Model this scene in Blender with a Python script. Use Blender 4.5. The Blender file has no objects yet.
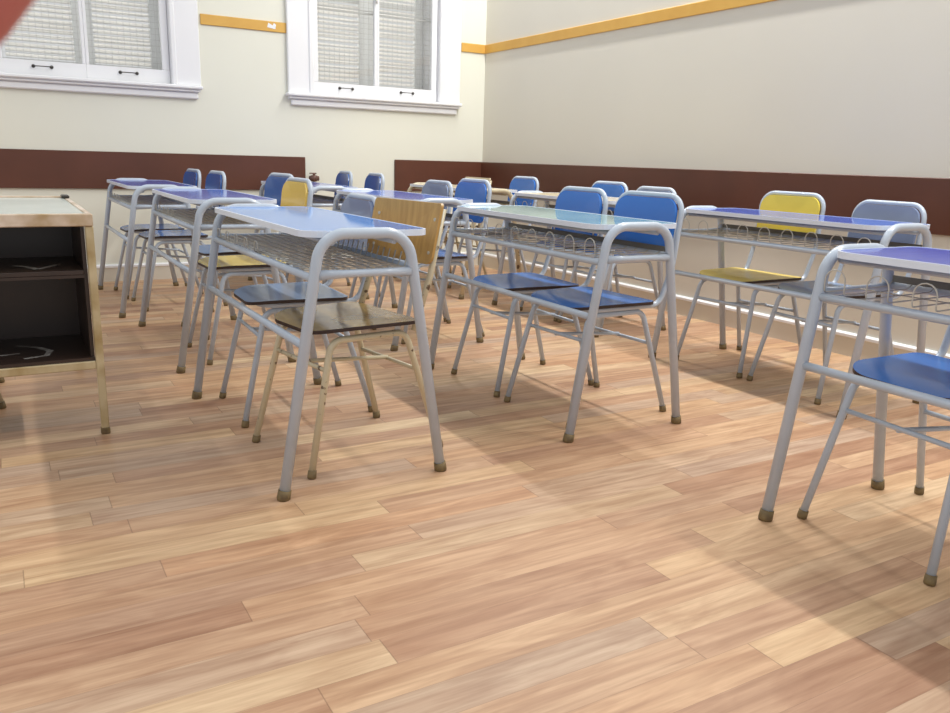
import bpy, math, random
from mathutils import Vector, Matrix

random.seed(7)
SC = bpy.context.scene
COL = SC.collection
R = math.radians

# ------------------------------------------------------------------ materials
def lin(c):
    return tuple(((v/255)/12.92 if v/255 <= .04045 else ((v/255+.055)/1.055)**2.4) for v in c) + (1.0,)

def new_mat(name):
    m = bpy.data.materials.new(name); m.use_nodes = True
    return m, m.node_tree.nodes, m.node_tree.links, m.node_tree.nodes['Principled BSDF']

def mat(name, rgb, rough=.5, metal=0.0, spec=.5, coat=0.0, var=.0, vscale=8.0, rgb2=None, thr=None, bump=0.0):
    """plain paint / laminate; a little noise mottling between two colours"""
    m, N, L, B = new_mat(name)
    B.inputs['Roughness'].default_value = rough
    B.inputs['Metallic'].default_value = metal
    B.inputs['Specular IOR Level'].default_value = spec
    B.inputs['Coat Weight'].default_value = coat
    B.inputs['Coat Roughness'].default_value = .08
    c1 = lin(rgb); c2 = lin(rgb2) if rgb2 else tuple(x*(1-var) for x in c1[:3]) + (1,)
    tc = N.new('ShaderNodeTexCoord'); no = N.new('ShaderNodeTexNoise')
    no.inputs['Scale'].default_value = vscale; no.inputs['Detail'].default_value = 4
    L.new(tc.outputs['Object'], no.inputs['Vector'])
    rp = N.new('ShaderNodeValToRGB')
    a, b = thr if thr else (.35, .7)
    rp.color_ramp.elements[0].position = a; rp.color_ramp.elements[0].color = c1
    rp.color_ramp.elements[1].position = b; rp.color_ramp.elements[1].color = c2
    L.new(no.outputs['Fac'], rp.inputs['Fac']); L.new(rp.outputs['Color'], B.inputs['Base Color'])
    if bump:
        bu = N.new('ShaderNodeBump'); bu.inputs['Strength'].default_value = bump
        L.new(no.outputs['Fac'], bu.inputs['Height']); L.new(bu.outputs['Normal'], B.inputs['Normal'])
    return m

def math_node(N, L, op, a, b=None, c=None):
    n = N.new('ShaderNodeMath'); n.operation = op
    for i, v in enumerate((a, b, c)):
        if v is None: continue
        if isinstance(v, (int, float)): n.inputs[i].default_value = v
        else: L.new(v, n.inputs[i])
    return n.outputs[0]

def floor_material():
    m, N, L, B = new_mat('floor_planks')
    tc = N.new('ShaderNodeTexCoord'); sp = N.new('ShaderNodeSeparateXYZ')
    L.new(tc.outputs['Object'], sp.inputs[0])
    X, Y = sp.outputs[0], sp.outputs[1]
    yy = math_node(N, L, 'DIVIDE', math_node(N, L, 'SUBTRACT', Y, .945), .095)
    row = math_node(N, L, 'FLOOR', yy)
    fy = math_node(N, L, 'FRACT', yy)
    wr = N.new('ShaderNodeTexWhiteNoise'); wr.noise_dimensions = '1D'; L.new(row, wr.inputs['W'])
    # plank length differs from row to row
    ln = math_node(N, L, 'MULTIPLY_ADD', wr.outputs['Value'], .5, .74)
    xx = math_node(N, L, 'ADD', math_node(N, L, 'DIVIDE', X, ln), math_node(N, L, 'MULTIPLY', wr.outputs['Value'], 37.3))
    idx = math_node(N, L, 'FLOOR', xx); fx = math_node(N, L, 'FRACT', xx)
    cb = N.new('ShaderNodeCombineXYZ'); L.new(idx, cb.inputs[0]); L.new(row, cb.inputs[1])
    wn = N.new('ShaderNodeTexWhiteNoise'); wn.noise_dimensions = '3D'; L.new(cb.outputs[0], wn.inputs['Vector'])
    rp = N.new('ShaderNodeValToRGB'); cr = rp.color_ramp; cr.interpolation = 'LINEAR'
    stops = [(0, (186, 148, 122)), (.14, (210, 174, 142)), (.3, (198, 164, 138)), (.44, (216, 182, 148)),
             (.58, (202, 178, 158)), (.72, (224, 194, 156)), (.86, (212, 172, 138)), (1, (230, 208, 174))]
    cr.elements[0].color = lin(stops[0][1]); cr.elements[1].color = lin(stops[-1][1])
    for p, c in stops[1:-1]:
        e = cr.elements.new(p); e.color = lin(c)
    L.new(wn.outputs['Value'], rp.inputs['Fac'])
    # grain: long streaks along X, different in each plank
    off = N.new('ShaderNodeVectorMath'); off.operation = 'MULTIPLY_ADD'
    L.new(wn.outputs['Color'], off.inputs[0]); off.inputs[1].default_value = (13, 17, 5)
    L.new(tc.outputs['Object'], off.inputs[2])
    def grain(sx, sy, det, rough=.6, dist=0.0):
        mp = N.new('ShaderNodeVectorMath'); mp.operation = 'MULTIPLY'; mp.inputs[1].default_value = (sx, sy, 1)
        L.new(off.outputs[0], mp.inputs[0])
        g = N.new('ShaderNodeTexNoise'); g.inputs['Scale'].default_value = 1; g.inputs['Detail'].default_value = det
        g.inputs['Roughness'].default_value = rough; g.inputs['Distortion'].default_value = dist
        L.new(mp.outputs[0], g.inputs['Vector']); return g.outputs['Fac']
    g1 = grain(1.6, 34, 5, .62, .6); g2 = grain(5, 110, 3); g3 = grain(2.6, 13, 3, .55, 1.6)
    def ramp(src, stops_):
        r = N.new('ShaderNodeValToRGB')
        r.color_ramp.elements[0].position, r.color_ramp.elements[0].color = stops_[0][0], lin(stops_[0][1])
        r.color_ramp.elements[1].position, r.color_ramp.elements[1].color = stops_[1][0], lin(stops_[1][1])
        L.new(src, r.inputs['Fac']); return r.outputs['Color']
    def mix(kind, f, a, b):
        x = N.new('ShaderNodeMix'); x.data_type = 'RGBA'; x.blend_type = kind
        if isinstance(f, float): x.inputs[0].default_value = f
        else: L.new(f, x.inputs[0])
        L.new(a, x.inputs[6]) ; L.new(b, x.inputs[7]); return x.outputs[2]
    c = mix('MULTIPLY', .55, rp.outputs['Color'], ramp(g1, [(.32, (190, 166, 148)), (.60, (255, 253, 250))]))
    c = mix('MULTIPLY', .3, c, ramp(g2, [(.3, (214, 200, 190)), (.6, (255, 255, 255))]))
    c = mix('MULTIPLY', .6, c, ramp(g3, [(.34, (216, 196, 182)), (.62, (255, 252, 246))]))
    # thin seams, darker at the butt ends
    ex = math_node(N, L, 'MULTIPLY', math_node(N, L, 'MINIMUM', fx, math_node(N, L, 'SUBTRACT', 1, fx)), ln)
    ey = math_node(N, L, 'MULTIPLY', math_node(N, L, 'MINIMUM', fy, math_node(N, L, 'SUBTRACT', 1, fy)), .095)
    sx = math_node(N, L, 'LESS_THAN', ex, .0013); sy = math_node(N, L, 'LESS_THAN', ey, .0006)
    sm = math_node(N, L, 'MAXIMUM', math_node(N, L, 'MULTIPLY', sx, .42), math_node(N, L, 'MULTIPLY', sy, .3))
    dk = N.new('ShaderNodeRGB'); dk.outputs[0].default_value = lin((92, 60, 40))
    c = mix('MIX', sm, c, dk.outputs[0])
    L.new(c, B.inputs['Base Color'])
    rr = math_node(N, L, 'MULTIPLY_ADD', g1, .22, .36)
    L.new(rr, B.inputs['Roughness']); B.inputs['Specular IOR Level'].default_value = .35
    return m

def wood_material(name, c1, c2, rough=.35):
    m, N, L, B = new_mat(name)
    tc = N.new('ShaderNodeTexCoord'); mp = N.new('ShaderNodeMapping'); mp.inputs['Scale'].default_value = (30, 30, 2.2)
    no = N.new('ShaderNodeTexNoise'); no.inputs['Scale'].default_value = 1.6; no.inputs['Detail'].default_value = 5
    no.inputs['Distortion'].default_value = .5
    L.new(tc.outputs['Object'], mp.inputs['Vector']); L.new(mp.outputs[0], no.inputs['Vector'])
    rp = N.new('ShaderNodeValToRGB'); rp.color_ramp.elements[0].position = .35; rp.color_ramp.elements[1].position = .65
    rp.color_ramp.elements[0].color = lin(c1); rp.color_ramp.elements[1].color = lin(c2)
    L.new(no.outputs['Fac'], rp.inputs['Fac']); L.new(rp.outputs['Color'], B.inputs['Base Color'])
    B.inputs['Roughness'].default_value = rough
    return m

def glass_material():
    m = bpy.data.materials.new('window_glass'); m.use_nodes = True
    N, L = m.node_tree.nodes, m.node_tree.links; N.clear()
    o = N.new('ShaderNodeOutputMaterial'); t = N.new('ShaderNodeBsdfTransparent'); g = N.new('ShaderNodeBsdfGlossy')
    t.inputs['Color'].default_value = (.97, .97, .965, 1); g.inputs['Roughness'].default_value = .02
    f = N.new('ShaderNodeFresnel'); f.inputs['IOR'].default_value = 1.45
    x = N.new('ShaderNodeMixShader')
    L.new(f.outputs[0], x.inputs[0]); L.new(t.outputs[0], x.inputs[1]); L.new(g.outputs[0], x.inputs[2]); L.new(x.outputs[0], o.inputs[0])
    return m

M = {
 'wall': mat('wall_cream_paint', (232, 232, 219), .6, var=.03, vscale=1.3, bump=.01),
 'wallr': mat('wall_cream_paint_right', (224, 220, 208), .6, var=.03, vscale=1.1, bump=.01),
 'board': mat('brown_board', (98, 57, 42), .42, rgb2=(88, 51, 38), vscale=3),
 'stripe': mat('yellow_ochre_paint', (220, 174, 86), .5, rgb2=(212, 162, 74), vscale=5),
 'white': mat('white_gloss_paint', (240, 241, 244), .35, var=.02, vscale=4),
 'louvre': mat('louvre_off_white', (246, 243, 238), .5, var=.04, vscale=6),
 'louvre_frame': mat('louvre_frame_grey', (244, 246, 246), .5, var=.03, vscale=4),
 'wire': mat('wire_white', (222, 222, 220), .45, var=.05),
 'baseb': mat('baseboard_cream', (216, 210, 196), .5, var=.05, vscale=3),
 'bronze': mat('dark_bronze', (70, 66, 62), .4, metal=.4, var=.2),
 'floor': floor_material(),
 'tube': mat('blue_grey_enamel', (188, 199, 213), .28, spec=.5, coat=.2, var=.05, vscale=14),
 'tube2': mat('beige_enamel', (206, 194, 164), .3, coat=.2, rgb2=(96, 76, 58), vscale=26, thr=(.63, .68)),
 'cap': mat('olive_rubber', (128, 108, 70), .6, rgb2=(96, 78, 52), vscale=40),
 'wirebasket': mat('basket_wire_grey', (196, 194, 186), .4, spec=.4, var=.12, vscale=20),
 'edge': mat('white_edging', (226, 235, 250), .3, var=.03),
 'plyedge': mat('plywood_edge_dark', (58, 42, 38), .5, var=.2, vscale=60),
 'blue': mat('laminate_bright_blue', (56, 120, 206), .18, coat=.15, var=.06, vscale=3),
 'blue_dk': mat('laminate_royal_blue', (60, 104, 174), .2, coat=.2, var=.06, vscale=3),
 'greyblue': mat('laminate_grey_blue', (132, 146, 176), .2, coat=.25, var=.05, vscale=3),
 'yellow': mat('laminate_yellow', (240, 216, 88), .25, coat=.2, var=.05, vscale=3),
 'yellow2': mat('laminate_warm_yellow', (240, 206, 104), .25, coat=.2, var=.05, vscale=3),
 'seatblue': mat('laminate_seat_blue', (62, 116, 190), .18, spec=.22, coat=.04, var=.06, vscale=3),
 'seatgrey': mat('laminate_seat_grey', (134, 156, 186), .18, spec=.22, coat=.04, var=.06, vscale=3),
 'seatyel': mat('laminate_seat_yellow', (236, 210, 112), .2, spec=.22, coat=.04, var=.06, vscale=3),
 'seatolive': mat('laminate_seat_olive', (164, 138, 86), .16, spec=.3, coat=.08, rgb2=(124, 102, 66), vscale=5),
 'woodback': wood_material('varnished_plywood', (176, 136, 74), (194, 154, 88)),
 'cream': mat('laminate_cream', (222, 208, 176), .25, coat=.2, var=.06, vscale=4),
 'toplilac': mat('laminate_lilac_blue', (78, 112, 204), .1, spec=.14, var=.05, vscale=3),
 'topsky': mat('laminate_sky_blue', (66, 138, 222), .08, spec=.16, var=.05, vscale=3),
 'topgreen': mat('laminate_pale_green', (168, 204, 200), .07, spec=.3, rgb2=(140, 176, 178), vscale=6),
 'topdeep': mat('laminate_violet_blue', (48, 74, 186), .12, spec=.12, var=.08, vscale=3),
 'screw': mat('screw_steel', (205, 200, 185), .3, metal=.6, var=.1),
 'dmetal': mat('teacher_desk_bare_metal', (226, 208, 190), .32, metal=.2, rgb2=(176, 148, 108), vscale=7, thr=(.42, .66)),
 'dmetal2': mat('teacher_desk_worn_leg', (204, 188, 152), .35, metal=.2, rgb2=(166, 142, 96), vscale=8, thr=(.4, .66)),
 'dbrown': mat('teacher_desk_brown_enamel', (56, 41, 34), .35, rgb2=(46, 34, 28), vscale=6),
 'dtop': mat('teacher_desk_top_laminate', (206, 214, 208), .22, coat=.2, rgb2=(190, 198, 192), vscale=3),
 'scuff': mat('white_scuff', (176, 172, 166), .7, rgb2=(120, 112, 106), vscale=30),
 'glass': glass_material(),
 'valve': mat('tarnished_brass', (126, 92, 78), .5, metal=.2, rgb2=(92, 66, 58), vscale=30),
 'strip': mat('steel_strip_shaded', (118, 118, 112), .45, metal=.2, var=.2, vscale=10),  # rear basket bar; the shadow it sits in is put into the grey
 'skin': mat('finger_skin', (186, 104, 98), .5, rgb2=(180, 96, 88), vscale=20),
 'nail': mat('finger_nail', (214, 140, 128), .25, coat=.4, var=.04),
}

def make_translucent(m, f):
    N, L = m.node_tree.nodes, m.node_tree.links
    B = N['Principled BSDF']; o = N['Material Output']
    t = N.new('ShaderNodeBsdfTranslucent'); t.inputs['Color'].default_value = (.95, .95, .93, 1)
    x = N.new('ShaderNodeMixShader'); x.inputs[0].default_value = f
    L.new(B.outputs[0], x.inputs[1]); L.new(t.outputs[0], x.inputs[2]); L.new(x.outputs[0], o.inputs[0])
make_translucent(M['louvre'], .34); make_translucent(M['louvre_frame'], .3)

# ------------------------------------------------------------------ mesh helpers
class MB:
    def __init__(s): s.v = []; s.f = []; s.m = []; s.smooth = []
    def add(s, vs, fs, mi=0, sm=False):
        o = len(s.v); s.v += [tuple(v) for v in vs]
        for f in fs: s.f.append(tuple(i+o for i in f)); s.m.append(mi); s.smooth.append(sm)
        return s
    def box(s, a, b, mi=0, bev=0.0):
        (x0, y0, z0), (x1, y1, z1) = a, b
        if bev <= 0:
            vs = [(x, y, z) for z in (z0, z1) for y in (y0, y1) for x in (x0, x1)]
            fs = [(0, 2, 3, 1), (4, 5, 7, 6), (0, 1, 5, 4), (2, 6, 7, 3), (0, 4, 6, 2), (1, 3, 7, 5)]
            return s.add(vs, fs, mi)
        # chamfered box: 24 vertices
        e = min(bev, (x1-x0)*.45, (y1-y0)*.45, (z1-z0)*.45)
        vs = []; idx = {}
        for sx in (0, 1):
            for sy in (0, 1):
                for sz in (0, 1):
                    c = [(x0, x1)[sx], (y0, y1)[sy], (z0, z1)[sz]]
                    d = [e*(1-2*sx), e*(1-2*sy), e*(1-2*sz)]
                    for ax in range(3):   # vertex lying on the face normal to ax
                        p = [c[k] + (0 if k == ax else d[k]) for k in range(3)]
                        idx[(sx, sy, sz, ax)] = len(vs); vs.append(p)
        fs = []
        def q(l):
            fs.append([idx[k] for k in l])
        for ax in range(3):
            o1, o2 = [(1, 2), (2, 0), (0, 1)][ax]
            for sd in (0, 1):
                l = []
                for (a1, a2) in ((0, 0), (1, 0), (1, 1), (0, 1)):
                    k = [0, 0, 0]; k[ax] = sd; k[o1] = a1; k[o2] = a2
                    l.append((k[0], k[1], k[2], ax))
                if sd == 0: l.reverse()
                q(l)
        for ax in range(3):               # edges parallel to ax
            o1, o2 = [(1, 2), (2, 0), (0, 1)][ax]
            for a1 in (0, 1):
                for a2 in (0, 1):
                    k0 = [0, 0, 0]; k0[o1] = a1; k0[o2] = a2; k1 = list(k0); k1[ax] = 1
                    l = [(*k0, o1), (*k1, o1), (*k1, o2), (*k0, o2)]
                    if a1 == a2: l.reverse()
                    q(l)
        for k in [(i, j, l_) for i in (0, 1) for j in (0, 1) for l_ in (0, 1)]:
            l = [(*k, 0), (*k, 1), (*k, 2)]
            if sum(k) % 2 == 0: l.reverse()
            q(l)
        return s.add(vs, fs, mi)
    def tube(s, pts, r, seg=10, closed=False, mi=0, cap=True):
        P = [Vector(p) for p in pts]; n = len(P)
        rad = r if isinstance(r, (list, tuple)) else [r]*n
        T = []
        for i in range(n):
            a = P[(i-1) % n] if (closed or i > 0) else P[i]
            b = P[(i+1) % n] if (closed or i < n-1) else P[i]
            T.append((b-a).normalized())
        up = Vector((0, 0, 1)) if abs(T[0].z) < .9 else Vector((1, 0, 0))
        nrm = (up - T[0]*up.dot(T[0])).normalized()
        vs = []
        for i in range(n):
            nrm = (nrm - T[i]*nrm.dot(T[i])).normalized()
            bn = T[i].cross(nrm)
            for k in range(seg):
                a = 2*math.pi*k/seg
                vs.append(P[i] + (nrm*math.cos(a) + bn*math.sin(a))*rad[i])
        fs = []
        for i in range(n if closed else n-1):
            j = (i+1) % n
            sh = 0
            if closed and j == 0:       # best matching offset
                sh = min(range(seg), key=lambda q: (vs[i*seg]-vs[(q) % seg]).length)
            for k in range(seg):
                fs.append((i*seg+k, i*seg+(k+1) % seg, j*seg+(k+1+sh) % seg, j*seg+(k+sh) % seg))
        s.add(vs, fs, mi, True)
        if cap and not closed:
            o = len(s.v) - len(vs)
            s.f.append(tuple(o+k for k in reversed(range(seg)))); s.m.append(mi); s.smooth.append(False)
            s.f.append(tuple(o+(n-1)*seg+k for k in range(seg))); s.m.append(mi); s.smooth.append(False)
        return s
    def panel(s, outline, z0, z1, fn=None, rings=5, mi_top=0, mi_side=1):
        """slab from a convex 2-D outline; fn(x, y) gives a height offset; top and bottom built of rings"""
        n = len(outline)
        cx = sum(p[0] for p in outline)/n; cy = sum(p[1] for p in outline)/n
        fn = fn or (lambda x, y: 0)
        def ringset(z):
            vs = []
            for k in range(rings):
                t = 1-k/rings
                for (x, y) in outline:
                    X, Y = cx+(x-cx)*t, cy+(y-cy)*t
                    vs.append((X, Y, z+fn(X, Y)))
            vs.append((cx, cy, z+fn(cx, cy)))
            return vs
        def ringfaces(flip):
            fs = []
            for k in range(rings-1):
                for i in range(n):
                    j = (i+1) % n
                    q = (k*n+i, k*n+j, (k+1)*n+j, (k+1)*n+i)
                    fs.append(q[::-1] if flip else q)
            c = rings*n; k = rings-1
            for i in range(n):
                j = (i+1) % n
                q = (k*n+i, k*n+j, c)
                fs.append(q[::-1] if flip else q)
            return fs
        s.add(ringset(z1), ringfaces(False), mi_top, True)
        s.add(ringset(z0), ringfaces(True), mi_side, True)
        vs = [(x, y, z0+fn(x, y)) for x, y in outline] + [(x, y, z1+fn(x, y)) for x, y in outline]
        s.add(vs, [(i, (i+1) % n, n+(i+1) % n, n+i) for i in range(n)], mi_side, False)
        return s
    def mesh(s, name, mats):
        me = bpy.data.meshes.new(name); me.from_pydata(s.v, [], s.f)
        for m in mats: me.materials.append(m)
        me.polygons.foreach_set('material_index', s.m); me.polygons.foreach_set('use_smooth', s.smooth)
        me.update(); return me
    def xf(s, fn):
        s.v = [tuple(fn(*v)) for v in s.v]; return s

def fillet(pts, rad, n=6, closed=False):
    """round the corners of a polyline"""
    P = [Vector(p) for p in pts]; out = []; m = len(P)
    rr = rad if isinstance(rad, (list, tuple)) else [rad]*m
    for i in range(m):
        if not closed and i in (0, m-1): out.append(P[i]); continue
        a, b, c = P[i-1], P[i], P[(i+1) % m]
        u = (a-b).normalized(); w = (c-b).normalized()
        ang = u.angle(w); r = rr[i]
        if ang > 3.05 or r <= 0: out.append(b); continue
        t = min(r/math.tan(ang/2), (a-b).length*.49 if closed or 0 < i-1 else (a-b).length*.95, (c-b).length*.49 if closed or i+1 < m-1 else (c-b).length*.95)
        r = t*math.tan(ang/2)
        cen = b + (u+w).normalized()*(r/math.sin(ang/2))
        p0 = b+u*t-cen; p1 = b+w*t-cen; tot = p0.angle(p1)
        for k in range(n+1):
            f = k/n
            v = (p0*math.sin((1-f)*tot) + p1*math.sin(f*tot))/math.sin(tot)
            out.append(cen+v)
    return out

def rrect(x0, y0, x1, y1, rs, n=7):
    """rounded rectangle outline ccw, radii for (x0y0, x1y0, x1y1, x0y1)"""
    out = []
    for (cx, cy, sx, sy, a0), r in zip(((x0, y0, 1, 1, 180), (x1, y0, -1, 1, 270), (x1, y1, -1, -1, 0), (x0, y1, 1, -1, 90)), rs):
        for k in range(n+1):
            a = R(a0 + 90*k/n)
            out.append((cx+sx*r+r*math.cos(a), cy+sy*r+r*math.sin(a)))
    return out

def ob(name, me, parent=None):
    o = bpy.data.objects.new(name, me); COL.objects.link(o)
    if parent: o.parent = parent
    return o
def thing(name, label, cat, loc, rz=0.0, group=None):
    o = bpy.data.objects.new(name, None); COL.objects.link(o); o.empty_display_size = .1
    o.location = loc; o.rotation_euler = (0, 0, rz); o['label'] = label; o['category'] = cat
    if group: o['group'] = group
    return o
def struct(name, me):
    o = ob(name, me); o['kind'] = 'structure'; return o

# ------------------------------------------------------------------ room
XW, YW, HW = 4.02, 6.82, 3.6
YF, XL = -.6, -2.2
b = MB(); b.box((XL, YF, -.06), (XW+.2, YW+.4, 0)); struct('floor', b.mesh('floor', [M['floor']]))

WC = [.655, 2.945]                    # window centres
OH, OZ0, OZ1 = .60, 1.49, 3.05      # opening half width and heights
b = MB()
xs = [XL] + [v for c in WC for v in (c-OH, c+OH)] + [XW+.2]
for i in range(0, len(xs), 2): b.box((xs[i], YW, 0), (xs[i+1], YW+.4, HW))
for c in WC:
    b.box((c-OH, YW, 0), (c+OH, YW+.4, OZ0)); b.box((c-OH, YW, OZ1), (c+OH, YW+.4, HW))
struct('wall_back', b.mesh('wall_back', [M['wall']]))
b = MB(); b.box((XW, YF, 0), (XW+.2, YW, HW)); struct('wall_right', b.mesh('wall_right', [M['wallr']]))

def baseboard(name, alongx):
    b = MB()
    prof = [(0, 0), (.018, 0), (.018, .105), (.024, .108), (.024, .122), (.012, .130), (0, .130)]
    if alongx: f = lambda d, z, t: (t, YW-d, z); r = (XL, XW-.024)
    else: f = lambda d, z, t: (XW-d, t, z); r = (YF, YW)
    n = len(prof)
    vs = [f(d, z, r[0]) for d, z in prof] + [f(d, z, r[1]) for d, z in prof]
    for i in range(n-1):
        b.add(vs, [(i, i+1, n+i+1, n+i)], 1 if i in (2, 3, 4, 5) else 0)  # white faces paint the highlight onto the rounded top bead
    me = b.mesh(name, [M['baseb'], M['white']]); return struct(name, me)
baseboard('baseboard_back', True); baseboard('baseboard_right', False)

def strip(name, a, c, m, bev=.003):
    b = MB(); b.box(a, c, 0, bev); return struct(name, b.mesh(name, [m]))
strip('trim_1', (XL, YW-.02, .705), (2.28, YW, .978), M['board'])
strip('trim_2', (3.108, YW-.02, .705), (XW, YW, .978), M['board'])
strip('trim_3', (XW-.02, YF, .705), (XW, YW-.02, .978), M['board'])
chipped = strip('trim_4', (1.475, YW-.012, 1.945), (2.145, YW, 2.022), M['stripe'])
strip('trim_5', (3.765, YW-.012, 1.945), (XW, YW, 2.022), M['stripe'])
strip('trim_6', (XW-.012, YF, 1.945), (XW, YW-.012, 2.022), M['stripe'])
b = MB()                              # bare plaster chip on the yellow band
b.add([(1.99, YW-.0135, 1.975), (2.055, YW-.0135, 1.965), (2.062, YW-.0135, 1.999), (2.045, YW-.0135, 2.012), (2.035, YW-.0135, 1.992), (2.0, YW-.0135, 2.01)], [(0, 1, 2, 3, 4, 5)])
o = ob('paint_chip', b.mesh('paint_chip', [M['white']]), chipped); o['label'] = 'white chip'

# ------------------------------------------------------------------ windows
def window(name, c, latch):
    W = bpy.data.objects.new(name, None); COL.objects.link(W); W['kind'] = 'structure'; W.location = (c, YW, 0)
    # casing
    b = MB()
    for s in (-1, 1):
        x0, x1 = sorted((s*.60, s*.80)); b.box((x0, -.035, 1.49), (x1, 0, 3.2), 0, .006)
        x0, x1 = sorted((s*.585, s*.625)); b.box((x0, -.045, 1.49), (x1, -.002, 3.08), 0, .008)
    b.box((-.6, -.035, 3.05), (.6, 0, 3.2), 0, .006)
    ob('casing', b.mesh('casing', [M['white']]), W)
    # sill: ledge, small cove and apron
    b = MB()
    b.box((-.818, -.075, 1.462), (.806, .0, 1.490), 0, .008)
    b.box((-.80, -.055, 1.442), (.79, 0, 1.462), 0, .006)
    b.box((-.775, -.032, 1.392), (.775, 0, 1.442), 0, .008)
    ob('window_sill', b.mesh('window_sill', [M['white']]), W)
    # jamb lining
    b = MB()
    for s in (-1, 1):
        x0, x1 = sorted((s*.583, s*.60)); b.box((x0, .0, 1.49), (x1, .36, 3.05))
    b.box((-.583, 0, 3.03), (.583, .36, 3.05)); b.box((-.583, 0.0, 1.478), (.583, .36, 1.49))
    ob('jamb', b.mesh('jamb', [M['white']]), W)
    # two casement leaves
    for s in (-1, 1):
        a, d = sorted((s*.0005, s*.580))
        ins = (.022 if s > 0 else .052, .052 if s > 0 else .022)
        b = MB()
        b.box((a, .01, 1.492), (d, .05, 1.592), 0, .0006); b.box((a, .01, 2.95), (d, .05, 3.028), 0, .004)
        b.box((a, .01, 1.592), (a+ins[0], .05, 2.95), 0, .004); b.box((d-ins[1], .01, 1.592), (d, .05, 2.95), 0, .004)
        lf = ob('casement', b.mesh('casement', [M['white']]), W)
        b = MB(); b.box((a+ins[0]-.004, .029, 1.588), (d-ins[1]+.004, .033, 2.954)); ob('glass_pane', b.mesh('glass_pane', [M['glass']]), lf)
        hx = s*.285
        b = MB()
        b.tube(fillet([(hx-.058, .01, 1.553), (hx-.058, -.022, 1.553), (hx+.058, -.022, 1.553), (hx+.058, .01, 1.553)], .008, 4), .0035, 8)
        for e in (-1, 1): b.tube([(hx+e*.058, .011, 1.553), (hx+e*.058, .003, 1.553)], .012, 10)
        ob('handle', b.mesh('handle', [M['bronze']]), lf)
    if latch:
        b = MB(); b.tube([(-.01, -.006, 2.26), (-.01, -.006, 2.95)], .006, 8); b.tube([(-.01, -.01, 2.255), (-.01, -.01, 2.30)], .011, 8)
        ob('latch', b.mesh('latch', [M['wire']]), W)
    # wire mesh guard behind the glass
    b = MB(); r = .0013
    x = -.57
    while x < .575:
        b.box((x-r, .118, 1.50), (x+r, .121, 3.03)); x += .045
    z = 1.52
    while z < 3.02:
        b.box((-.583, .121, z-r), (.583, .124, z+r)); z += .042
    b.box((-.583, .110, 2.178), (.583, .126, 2.190)); b.box((-.583, .110, 2.205), (.583, .126, 2.211))
    ob('wire_guard', b.mesh('wire_guard', [M['wire']]), W)
    # louvred shutters outside
    b = MB()
    for (x0, x1) in ((-.583, -.50 if latch else -.565), (-.045, .095), (.50, .583)): b.box((x0, .30, 1.49), (x1, .34, 3.03), 0, .004)
    for (x0, x1) in ((-.50, -.045), (.095, .50)):
        b.box((x0, .30, 1.49), (x1, .34, 1.625), 0, .004); b.box((x0, .30, 2.95), (x1, .34, 3.03), 0, .004)
        b.box((x0, .30, 2.29), (x1, .34, 2.33), 0, .004)
    sh = ob('shutter_frame', b.mesh('shutter_frame', [M['louvre_frame']]), W)
    rnd = random.Random(5 if latch else 3)
    b = MB()
    for (x0, x1) in ((-.50, -.045), (.095, .50)):
        z = 1.635
        while z < 2.94:
            tilt = .018 + rnd.random()*.008
            zz = z + rnd.uniform(-.003, .003)
            b.add([(x0, .305, zz), (x1, .305, zz), (x1, .335, zz+tilt), (x0, .335, zz+tilt),
                   (x0, .305, zz+.006), (x1, .305, zz+.006), (x1, .335, zz+tilt+.006), (x0, .335, zz+tilt+.006)],
                  [(0, 1, 2, 3), (7, 6, 5, 4), (0, 4, 5, 1), (2, 6, 7, 3), (1, 5, 6, 2), (0, 3, 7, 4)])
            z += .036
    ob('louvre_slats', b.mesh('louvre_slats', [M['louvre']]), sh)
    return W
window('window_1', WC[0], False); window('window_2', WC[1], True)

# ------------------------------------------------------------------ double desk
DL = 1.15                              # distance between the two end frames
def hw(z): return .265-.163*z          # half width of an end frame at height z
MESH = {}
def cached(key, fn):
    if key not in MESH: MESH[key] = fn()
    return MESH[key]

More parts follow.
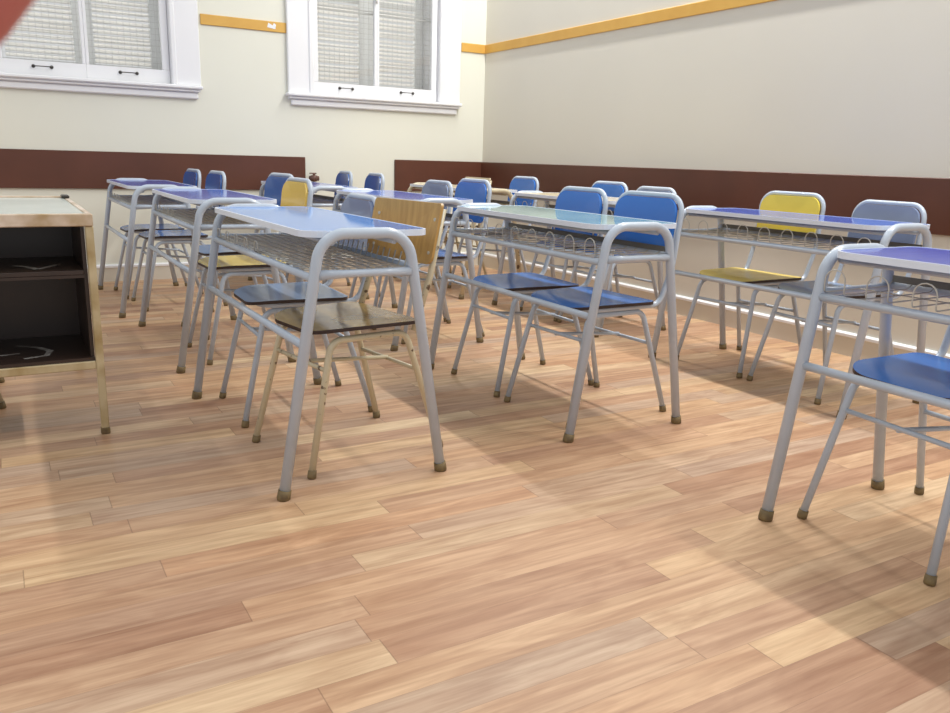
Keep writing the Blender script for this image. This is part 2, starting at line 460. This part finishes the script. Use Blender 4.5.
def end_frame_mesh():
    b = MB()
    b.tube(fillet([(-hw(.012), 0, .012), (-hw(.782), 0, .782), (hw(.782), 0, .782), (hw(.012), 0, .012)], .088, 9), .0165, 14)
    return b
def desk(label, x, y, top, tubem='tube', basket='rods', rz=0.0, length=DL):
    d = thing('double_desk', label, 'desk', (x, y, 0), rz, 'two-seat school desks in rows')
    tm = M[tubem]
    for yy in (0, length):
        e = ob('end_frame', cached(('ef', tubem), lambda: end_frame_mesh().mesh('end_frame', [tm])), d); e.location = (0, yy, 0)
        def sb():
            b = MB(); z = .665
            b.tube([(-hw(z)+.012, 0, z), (-.06, 0, z+.001), (.06, 0, z+.001), (hw(z)-.012, 0, z)], [.0155, .0115, .0115, .0155], 12); return b.mesh('shelf_bar', [tm])
        ob('shelf_bar', cached(('sb', tubem), sb), e)
        for s in (-1, 1):
            def fc():
                b = MB(); b.tube([(0, 0, 0), (0, 0, .004), (-.163*.03, 0, .03)], [.019, .0205, .0195], 14); return b.mesh('foot_cap', [M['cap']])
            c = ob('foot_cap', cached('fcap', fc), e); c.location = (s*hw(0), 0, 0)
            if s < 0: c.rotation_euler = (0, 0, math.pi)
    def bar(nm, x_, z, r):
        o = ob(nm, cached((nm, tubem, r, length), lambda: MB().tube([(0, .012, 0), (0, length-.012, 0)], r, 12).mesh(nm, [tm])), d); o.location = (x_, 0, z); return o
    bar('foot_rail', -hw(.46), .46, .0125)
    bar('shelf_rail', -hw(.655)-.001, .655, .0120); bar('shelf_rail', hw(.655)+.001, .672, .0120)
    bar('top_bearer', -.098, .756, .009); bar('top_bearer', .098, .756, .009)
    # wire basket
    def bk_rods():
        b = MB(); n = 18; st = length/n
        xf, xr = -hw(.655), hw(.655)
        for i in range(0, n-1, 2):
            y0, y1 = st*(i+.75), st*(i+1.72)
            b.tube(fillet([(xr, y0, .690), (xr-.03, y0, .672), (xf, y0, .670), (xf-.002, y0, .735), (xf-.002, y1, .735), (xf, y1, .670), (xr-.03, y1, .672), (xr, y1, .690)],
                          [0, .01, .01, .030, .030, .01, .01, 0], 4), .0020, 6)
        b.tube([(0, .02, .671), (0, length-.02, .671)], .0020, 6)
        return b.mesh('wire_basket', [M['wirebasket']])
    def bk_mesh():
        b = MB(); n = 26; st = length/(n+1)
        xf, xr = -hw(.655), hw(.655)
        for i in range(n):
            y0 = st*(i+1)
            b.tube(fillet([(xr, y0, .715), (xr-.012, y0, .672), (xf, y0, .670)], .01, 3), .0022, 5)
        for i in range(12, n-1, 3):
            y0, y1 = st*(i+1), st*(i+2)
            b.tube(fillet([(xf, y0, .67), (xf, y0, .705), (xf, y1, .705), (xf, y1, .67)], .015, 4), .0022, 5)
        for k in range(9):
            xx = xf+.02+(xr-xf-.035)*k/8
            b.box((xx-.003, .02, .672), (xx+.003, length-.02, .6745))
        return b.mesh('wire_basket', [M['wirebasket']])
    ob('wire_basket', cached(('bk', basket, length), bk_rods if basket == 'rods' else bk_mesh), d)
    if basket == 'rods':
        o = ob('rear_strip', cached(('rs', length), lambda: MB().box((-.003, .02, -.010), (.003, length-.02, .010), 0, .001).mesh('rear_strip', [M['strip']])), d); o.location = (hw(.70)-.004, 0, .694)
    # top with white edging
    def tp():
        b = MB(); b.panel(rrect(-.173, .032, .227, length-.024, (.07, .045, .045, .07)), .7685, .7862, None, 3, 0, 0); return b.mesh('tabletop', [M[top]])
    t = ob('tabletop', cached(('top', top, length), tp), d)
    def eb():
        o_ = rrect(-.176, .029, .230, length-.021, (.072, .047, .047, .072)); i_ = rrect(-.170, .035, .224, length-.027, (.067, .042, .042, .067))
        n = len(o_); vs = [(x, y, z) for z in (.7685, .7872) for (x, y) in o_] + [(x, y, z) for z in (.7685, .7872) for (x, y) in i_]
        fs = []
        for k in range(n):
            j = (k+1) % n
            fs += [(k, j, n+j, n+k), (n+k, n+j, 3*n+j, 3*n+k), (2*n+k, 2*n+j, j, k), (3*n+k, 3*n+j, 2*n+j, 2*n+k)]
        b = MB(); b.add(vs, fs); return b.mesh('edge_band', [M['edge']])
    ob('edge_band', cached(('edge', length), eb), t)
    return d

DESKS = {
 'A': desk('sky blue desk nearest the camera in the left column, a varnished plywood-backed chair behind it', .92, 2.218, 'topsky', basket='mesh', rz=.010, length=1.16),
 'B': desk('lilac-topped desk in the left column with a yellow-backed chair pushed up to it', .928, 3.819, 'toplilac', basket='mesh'),
 'C': desk('lilac-topped desk farthest back in the left column, against the left brown board', .86, 5.279, 'toplilac', basket='mesh', rz=.004),
 'D': desk('pale green glassy-topped desk in the middle column with two bright blue chairs', 2.003, 2.262, 'topgreen', rz=-.012),
 'G': desk('lilac-topped desk in the middle column just beyond the pale green one', 2.018, 3.837, 'toplilac'),
 'H': desk('farthest desk of the middle column, below the right window', 1.975, 5.38, 'toplilac'),
 'F': desk('violet-blue desk cut off by the right edge of the picture, nearest to the camera', 2.125, .312, 'topdeep'),
 'E': desk('desk by the right wall with a yellow-backed and a grey-blue-backed chair behind it', 3.212, 2.005, 'toplilac'),
 'I': desk('cream-topped desk by the right wall, partly hidden behind the bright blue chair backs', 3.255, 3.693, 'cream'),
 'J': desk('cream-topped desk with a beige tube frame in the far right corner of the room', 3.15, 5.14, 'cream', tubem='tube2'),
}

# ------------------------------------------------------------------ chairs
FX, FY = .253, .208                    # feet
def side_frame_mesh(tm):
    b = MB(); k = .045/.43
    b.tube(fillet([(-FX, 0, .010), (-.155, 0, .428), (.128, 0, .428), (FX, 0, .010)], .05, 7), .0112, 12)
    # splay: lower part swings outwards
    b.xf(lambda x, y, z: (x, y + .040*(1-min(z, .428)/.428), z))
    return b.mesh('side_frame', [M[tm]])
def chair(label, x, y, deg, backc, seatc, tm='tube', style='tube', top=.880, group='school chairs at the desks'):
    c = thing('school_chair', label, 'chair', (x, y, 0), R(deg), group)
    for s in (1, -1):
        f = ob('side_frame', cached(('sf', tm), lambda: side_frame_mesh(tm)), c)
        f.location = (0, s*.168, 0); f.scale = (1, s, 1)
        for sx in (-1, 1):
            def fc():
                b = MB(); b.tube([(0, 0, 0), (0, 0, .004), (0, 0, .026)], [.013, .0145, .0138], 12); return b.mesh('foot_cap', [M['cap']])
            q = ob('foot_cap', cached('ccap', fc), f); q.location = (sx*FX, .040, 0)
            q.rotation_euler = (R(5), R(-sx*10), 0)
    # stretchers: one between the front legs, one between the rear legs, one joining them
    def legpt(sx, z):
        t = z/.428; xx = (-FX + (FX-.155)*t) if sx < 0 else (FX - (FX-.128)*t)
        return xx, .168+.040*(1-t)
    def stz():
        b = MB(); fx, fy = legpt(-1, .335); b.tube([(fx, -fy, .335), (fx, fy, .335)], .0075, 10); return b.mesh('stretcher', [M[tm]])
    def str_():
        b = MB(); fx, fy = legpt(1, .295); b.tube([(fx, -fy, .295), (fx, fy, .295)], .0075, 10); return b.mesh('stretcher', [M[tm]])
    def stm():
        b = MB(); f, _ = legpt(-1, .335); r_, _ = legpt(1, .295); b.tube([(f, 0, .33), (r_, 0, .30)], .0075, 10); return b.mesh('stretcher', [M[tm]])
    for k, fn in (('a', stz), ('b', str_), ('c', stm)): ob('stretcher', cached(('st', k, tm), fn), c)
    # seat
    def seat():
        b = MB()
        ol = [(x_, y_*(.98 + .10*max(0, min(1, (x_+.16)/.30)))) for x_, y_ in rrect(-.210, -.200, .165, .200, (.105, .045, .045, .105), 9)]
        b.panel(ol, .4605, .4725, lambda x_, y_: -.010*max(0, (-.10-x_)/.1)**2 - .004*math.cos(y_*8), 6, 0, 1)
        return b.mesh('seat', [M[seatc], M['plyedge']])
    ob('seat', cached(('seat', seatc), seat), c)
    if style == 'tube':
        def bf():
            b = MB()
            H = .186
            pts = [(-.165, -.172, .4505), (.205, -H+.006, .4505), (.258, -H, .60), (.292, -H, top), (.292, H, top), (.258, H, .60), (.205, H-.006, .4505), (-.165, .172, .4505)]
            b.tube(fillet(pts, [.06, .055, .3, .072, .072, .3, .055, .06], 7, True), .0112, 12, True)
            return b.mesh('back_frame', [M[tm]])
        fr = ob('back_frame', cached(('bf', tm, top), bf), c)
        def bp():
            b = MB()
            ol = rrect(-.176, top-.232, .176, top-.010, (.03, .03, .062, .062), 7)
            b.panel(ol, 0, .012, lambda u, v: .010*(1-(u/.176)**2), 5, 1, 0)
            # (u, v, w) -> chair space, leaning with the frame, bowed backwards
            b.xf(lambda u, v, w: (.258+(v-.60)*.034/(top-.60)-.0235+w, u, v))
            return b.mesh('backrest', [M[backc], M['plyedge']])
        pn = ob('backrest', cached(('bp', backc, top), bp), c)
        def sc(): return MB().tube([(-.002, 0, 0), (.004, 0, 0)], .0055, 10).mesh('screw', [M['screw']])
        for sy in (-1, 1):
            o = ob('screw', cached('scr', sc), pn); z = top-.190; o.location = (.258+(z-.60)*.034/(top-.60)-.0235+.010*(1-(.158/.176)**2), sy*.158, z)
    else:
        for s in (1, -1):
            def up():
                b = MB(); b.tube([(.155, 0, .43), (.222, 0, .62), (.270, 0, .835)], .0112, 12); return b.mesh('back_post', [M[tm]])
            o = ob('back_post', cached(('up', tm), up), c); o.location = (0, s*.180, 0)
        def bp2():
            b = MB()
            ol = rrect(-.200, .652, .208, .854, (.028, .028, .012, .012), 5)
            b.panel(ol, 0, .010, lambda u, v: .012*(1-(u/.2)**2), 5, 1, 0)
            b.xf(lambda u, v, w: (.224+(v-.632)*.223-.024+w, u, v))
            return b.mesh('backrest', [M[backc], M['plyedge']])
        pn = ob('backrest', cached(('bp2', backc), bp2), c)
        def sc2(): return MB().tube([(-.002, 0, 0), (.004, 0, 0)], .006, 10).mesh('screw', [M['screw']])
        for sy in (-1, 1):
            for z in (.690, .80):
                o = ob('screw', cached('scr2', sc2), pn); o.location = (.224+(z-.632)*.223-.024+.012*(1-(.18/.2)**2), sy*.172-.003, z)
    return c

chair('beige-framed chair with a plain varnished plywood back and olive seat at the sky blue desk', 1.0, 2.58, 9, 'woodback', 'seatolive', 'tube2', 'post')
chair('chair with a grey-blue back and grey-blue seat beside the plywood-backed chair', .985, 3.12, -2, 'greyblue', 'seatgrey', top=.840)
chair('warm yellow chair at the lilac desk in the left column', 1.06, 4.13, 2, 'yellow2', 'seatyel', top=.872)
chair('blue-backed chair half hidden behind the warm yellow chair', 1.15, 4.70, 6, 'blue_dk', 'seatgrey')
chair('nearer blue chair of the two at the desk against the left brown board', 1.00, 5.66, 3, 'blue_dk', 'seatblue', top=.866)
chair('farther, leftmost blue chair at the desk against the left brown board', .95, 6.17, 3, 'blue_dk', 'seatblue', top=.866)
chair('bright blue chair at the near end of the pale green desk', 2.065, 2.595, 3, 'blue', 'seatblue')
chair('bright blue chair at the far half of the pale green desk', 2.06, 3.07, -2, 'blue', 'seatblue')
chair('bright blue chair at the lilac desk of the middle column, beside a grey-blue one', 2.12, 4.17, 0, 'blue', 'seatblue')
chair('chair with a grey-blue back at the lilac desk of the middle column', 2.13, 4.64, 0, 'greyblue', 'seatblue', top=.855)
chair('blue chair below the right window, the nearer of two against the cream wall', 2.14, 5.68, -5, 'blue_dk', 'seatblue', top=.872)
chair('blue chair below the right window, the farther of two against the cream wall', 2.12, 6.24, -5, 'blue_dk', 'seatblue', top=.872)
chair('chair with a large blue seat close to the camera at the violet-blue desk', 2.20, 1.19, -5.5, 'blue', 'seatblue')
chair('chair with a grey-blue back by the right wall, nearest the right edge', 3.30, 2.37, -5, 'greyblue', 'seatgrey', top=.858)
chair('chair with a pale yellow back and yellow seat by the right wall', 3.30, 2.875, 3, 'yellow', 'seatyel', top=.874)
chair('chair mostly hidden behind the nearest bright blue back by the right wall', 3.30, 3.93, 0, 'greyblue', 'seatblue', top=.856)
chair('small-looking blue chair by the right wall, seen between two bright blue backs', 3.30, 4.385, 0, 'blue', 'seatblue', top=.872)
chair('blue chair at the cream desk in the far right corner', 3.30, 5.42, 0, 'blue', 'seatblue', top=.872)
chair('beige wooden-backed chair at the cream desk in the far right corner', 3.26, 6.02, 0, 'cream', 'seatolive', 'tube2', 'post')
chair('chair tucked under the teacher desk at the left edge, only its foot in view', -.31, 3.75, 180, 'woodback', 'seatolive', 'tube2', 'post')

# ------------------------------------------------------------------ teacher's desk with open shelves in its end
T = thing('teacher_desk', 'old metal teacher desk with a pale top and open brown shelves, at the left edge', 'desk', (-.07, 3.055, 0))
TX0, TX1, TY1 = -.335, .345, 1.03
def leg(x, y):
    b = MB()
    b.box((x-.013, y-.013, .022), (x+.013, y+.013, .742), 0, .003)
    l = ob('leg', b.mesh('leg', [M['dmetal2']]), T)
    b = MB(); b.box((x-.015, y-.015, 0), (x+.015, y+.015, .024), 0, .003); ob('foot_cap', b.mesh('foot_cap', [M['cap']]), l)
for (x, y) in ((TX1-.013, .013), (TX0+.013, .013), (TX1-.013, TY1-.013), (TX0+.013, TY1-.013)): leg(x, y)
for y0 in (.002, .436):
    b = MB(); b.box((TX0+.03, y0, .243), (TX1-.026, y0+.024, .272), 0, .003); ob('lower_rail', b.mesh('lower_rail', [M['dmetal2']]), T)
b = MB()                               # rim under the top
b.box((TX0, -.004, .742), (TX1, .022, .784), 0, .003); b.box((TX0, TY1-.022, .742), (TX1, TY1+.004, .790), 0, .003)
b.box((TX0, .022, .742), (TX0+.02, TY1-.022, .784), 0, .003); b.box((TX1-.02, .022, .742), (TX1, TY1-.022, .784), 0, .003)
rim = ob('rim', b.mesh('rim', [M['dmetal']]), T)
for x in (TX1-.03, TX0):
    b = MB(); b.box((x, TY1-.09, .784), (x+.03, TY1+.004, .797), 0, .004); ob('corner_bracket', b.mesh('corner_bracket', [M['bronze']]), rim)
b = MB(); b.box((TX0+.02, .022, .764), (TX1-.022, TY1-.022, .7835), 0, .002); ob('desktop', b.mesh('desktop', [M['dtop']]), T)
b = MB()
x0, x1 = TX0+.027, TX1-.027
b.box((x0, .028, .272), (x0+.012, .45, .742)); b.box((x1-.012, .028, .272), (x1, .45, .742))
b.box((x0, .438, .272), (x1, .45, .742)); b.box((x0, .012, .272), (x1, .45, .284))
ob('shelf_case', b.mesh('shelf_case', [M['dbrown']]), T)
b = MB(); b.box((x0+.012, .012, .576), (x1-.012, .438, .592), 0, .002)
b.box((x0+.012, .012, .566), (x1-.012, .022, .576))
sh = ob('shelf', b.mesh('shelf', [M['dbrown']]), T)
# chalky scuffs on the shelves
def scuff(path, w, z, parent):
    b = MB(); L_ = []; Rr = []
    for i, (x, y) in enumerate(path):
        a = path[max(0, i-1)]; c = path[min(len(path)-1, i+1)]
        d = Vector((c[0]-a[0], c[1]-a[1])).normalized(); n = Vector((-d.y, d.x))*w*(.4+.6*math.sin(math.pi*(i+.5)/len(path)))
        L_.append((x+n.x, y+n.y, z)); Rr.append((x-n.x, y-n.y, z))
    n = len(path); b.add(L_+Rr, [(n+i, n+i+1, i+1, i) for i in range(n-1)])
    ob('chalk_scuff', b.mesh('chalk_scuff', [M['scuff']]), parent)
scuff([(.10, .20), (.135, .16), (.16, .10), (.165, .07)], .012, .5928, sh)
scuff([(.165, .07), (.20, .13), (.235, .19), (.25, .20)], .010, .5928, sh)
scuff([(.08, .30), (.15, .24), (.185, .17), (.17, .10), (.10, .075)], .012, .2848, T)
scuff([(-.02, .16), (.04, .155), (.09, .165)], .008, .2848, T)

# ------------------------------------------------------------------ little pipe fitting on the wall
V = thing('gas_valve', 'small brownish pipe fitting on the cream wall where the left brown board ends', 'valve', (2.345, YW, 0))
b = MB(); b.tube([(0, -.045, .81), (0, -.045, 0)], .010, 10); ob('pipe', b.mesh('pipe', [M['wire']]), V)
b = MB(); b.tube([(-.04, -.045, .805), (.04, -.045, .805)], [.02, .02], 12); b.tube([(0, -.045, .78), (0, -.045, .83)], .026, 12)
ob('valve_body', b.mesh('valve_body', [M['valve']]), V)
b = MB(); b.tube([(0, -.045, .83), (0, -.045, .846)], .012, 10); b.box((-.04, -.053, .842), (.02, -.037, .851), 0, .003)
ob('valve_handle', b.mesh('valve_handle', [M['valve']]), V)

# ------------------------------------------------------------------ camera
f, yaw, pitch, roll = 811.1, R(30.42), R(13.65), R(1.70)
fw = Vector((math.sin(yaw)*math.cos(pitch), math.cos(yaw)*math.cos(pitch), -math.sin(pitch)))
rt = fw.cross(Vector((0, 0, 1))).normalized(); up = rt.cross(fw)
cr, sr = math.cos(roll), math.sin(roll)
r2 = rt*cr + up*sr; u2 = -rt*sr + up*cr
cam_d = bpy.data.cameras.new('camera'); cam = bpy.data.objects.new('camera', cam_d); COL.objects.link(cam)
mw = Matrix((r2, u2, -fw)).transposed().to_4x4(); mw.translation = Vector((0, 0, 1)); cam.matrix_world = mw
cam_d.sensor_width = 36; cam_d.lens = f/950*36; cam_d.clip_start = .02; cam_d.clip_end = 60
cam_d.dof.use_dof = True; cam_d.dof.focus_distance = 3.2; cam_d.dof.aperture_fstop = (cam_d.lens/1000)/.0012
SC.camera = cam

# fingertip of whoever holds the camera, just inside the upper left corner
def campt(px, py, d): return Vector((0, 0, 1)) + (fw + r2*((px-475)/f) - u2*((py-356.5)/f))*d
D_ = .09
nrm = Vector((-.826, -.563)); tng = Vector((-.563, .826)); r_px = 78
cen = Vector((7, 13)) + nrm*r_px
b = MB(); path = []; rad = []
prof = [(-520, .95), (-420, 1.0), (-330, 1.04), (-260, 1.05), (-200, 1.0), (-120, 1.0), (-40, 1.0), (20, .97), (60, .88), (90, .70), (108, .46), (116, .18)]
for t, s in prof:
    q = cen + tng*t + nrm*(0 if t > -260 else (-260-t)*.35)
    path.append(campt(q.x, q.y, D_)); rad.append(r_px*s*D_/f)
b.tube(path, rad, 20)
fo = ob('finger', b.mesh('finger', [M['skin']]))
fo['label'] = 'out-of-focus reddish fingertip covering the top left corner'; fo['category'] = 'finger'
b = MB()
q0 = cen + tng*78; nv = -fw
c0 = campt(q0.x, q0.y, D_) + fw*(r_px*.80*D_/f)
b.panel(rrect(-.0045, -.006, .0045, .006, (.003, .003, .004, .004), 4), 0, .0006, lambda x, y: -18*x*x, 3, 0, 0)
tv = (r2*tng.x - u2*tng.y).normalized(); sv = tv.cross(fw).normalized()
b.xf(lambda x, y, z: tuple(c0 + sv*x + tv*y + fw*z))
ob('nail', b.mesh('nail', [M['nail']]), fo)

# ------------------------------------------------------------------ light
def area(name, loc, rot, sx, sy, power, col):
    l = bpy.data.lights.new(name, 'AREA'); l.shape = 'RECTANGLE'; l.size = sx; l.size_y = sy; l.energy = power; l.color = col
    o = bpy.data.objects.new(name, l); COL.objects.link(o); o.location = loc; o.rotation_euler = rot; return o
area('fluorescent_or_fill_row', (3.72, 2.9, 4.2), (0, 0, 0), .10, 6.4, 235, (1, .985, .95))
area('fluorescent_or_fill_row', (-.6, 2.9, 4.2), (0, 0, 0), .12, 6.2, 30, (1, .985, .95))  # weaker unseen row, added only as fill light
for c in WC: area('window_daylight', (c, YW+1.1, 2.3), (R(-90), 0, 0), 1.8, 2.2, 26, (1, 1, 1))
w = bpy.data.worlds.new('daylight'); SC.world = w; w.use_nodes = True
bg = w.node_tree.nodes['Background']; bg.inputs['Color'].default_value = (.97, .985, 1, 1); bg.inputs['Strength'].default_value = .70

SC.view_settings.view_transform = 'Standard'; SC.view_settings.look = 'None'
SC.view_settings.exposure = 0.02; SC.view_settings.gamma = 1.0; SC.view_settings.use_curve_mapping = False
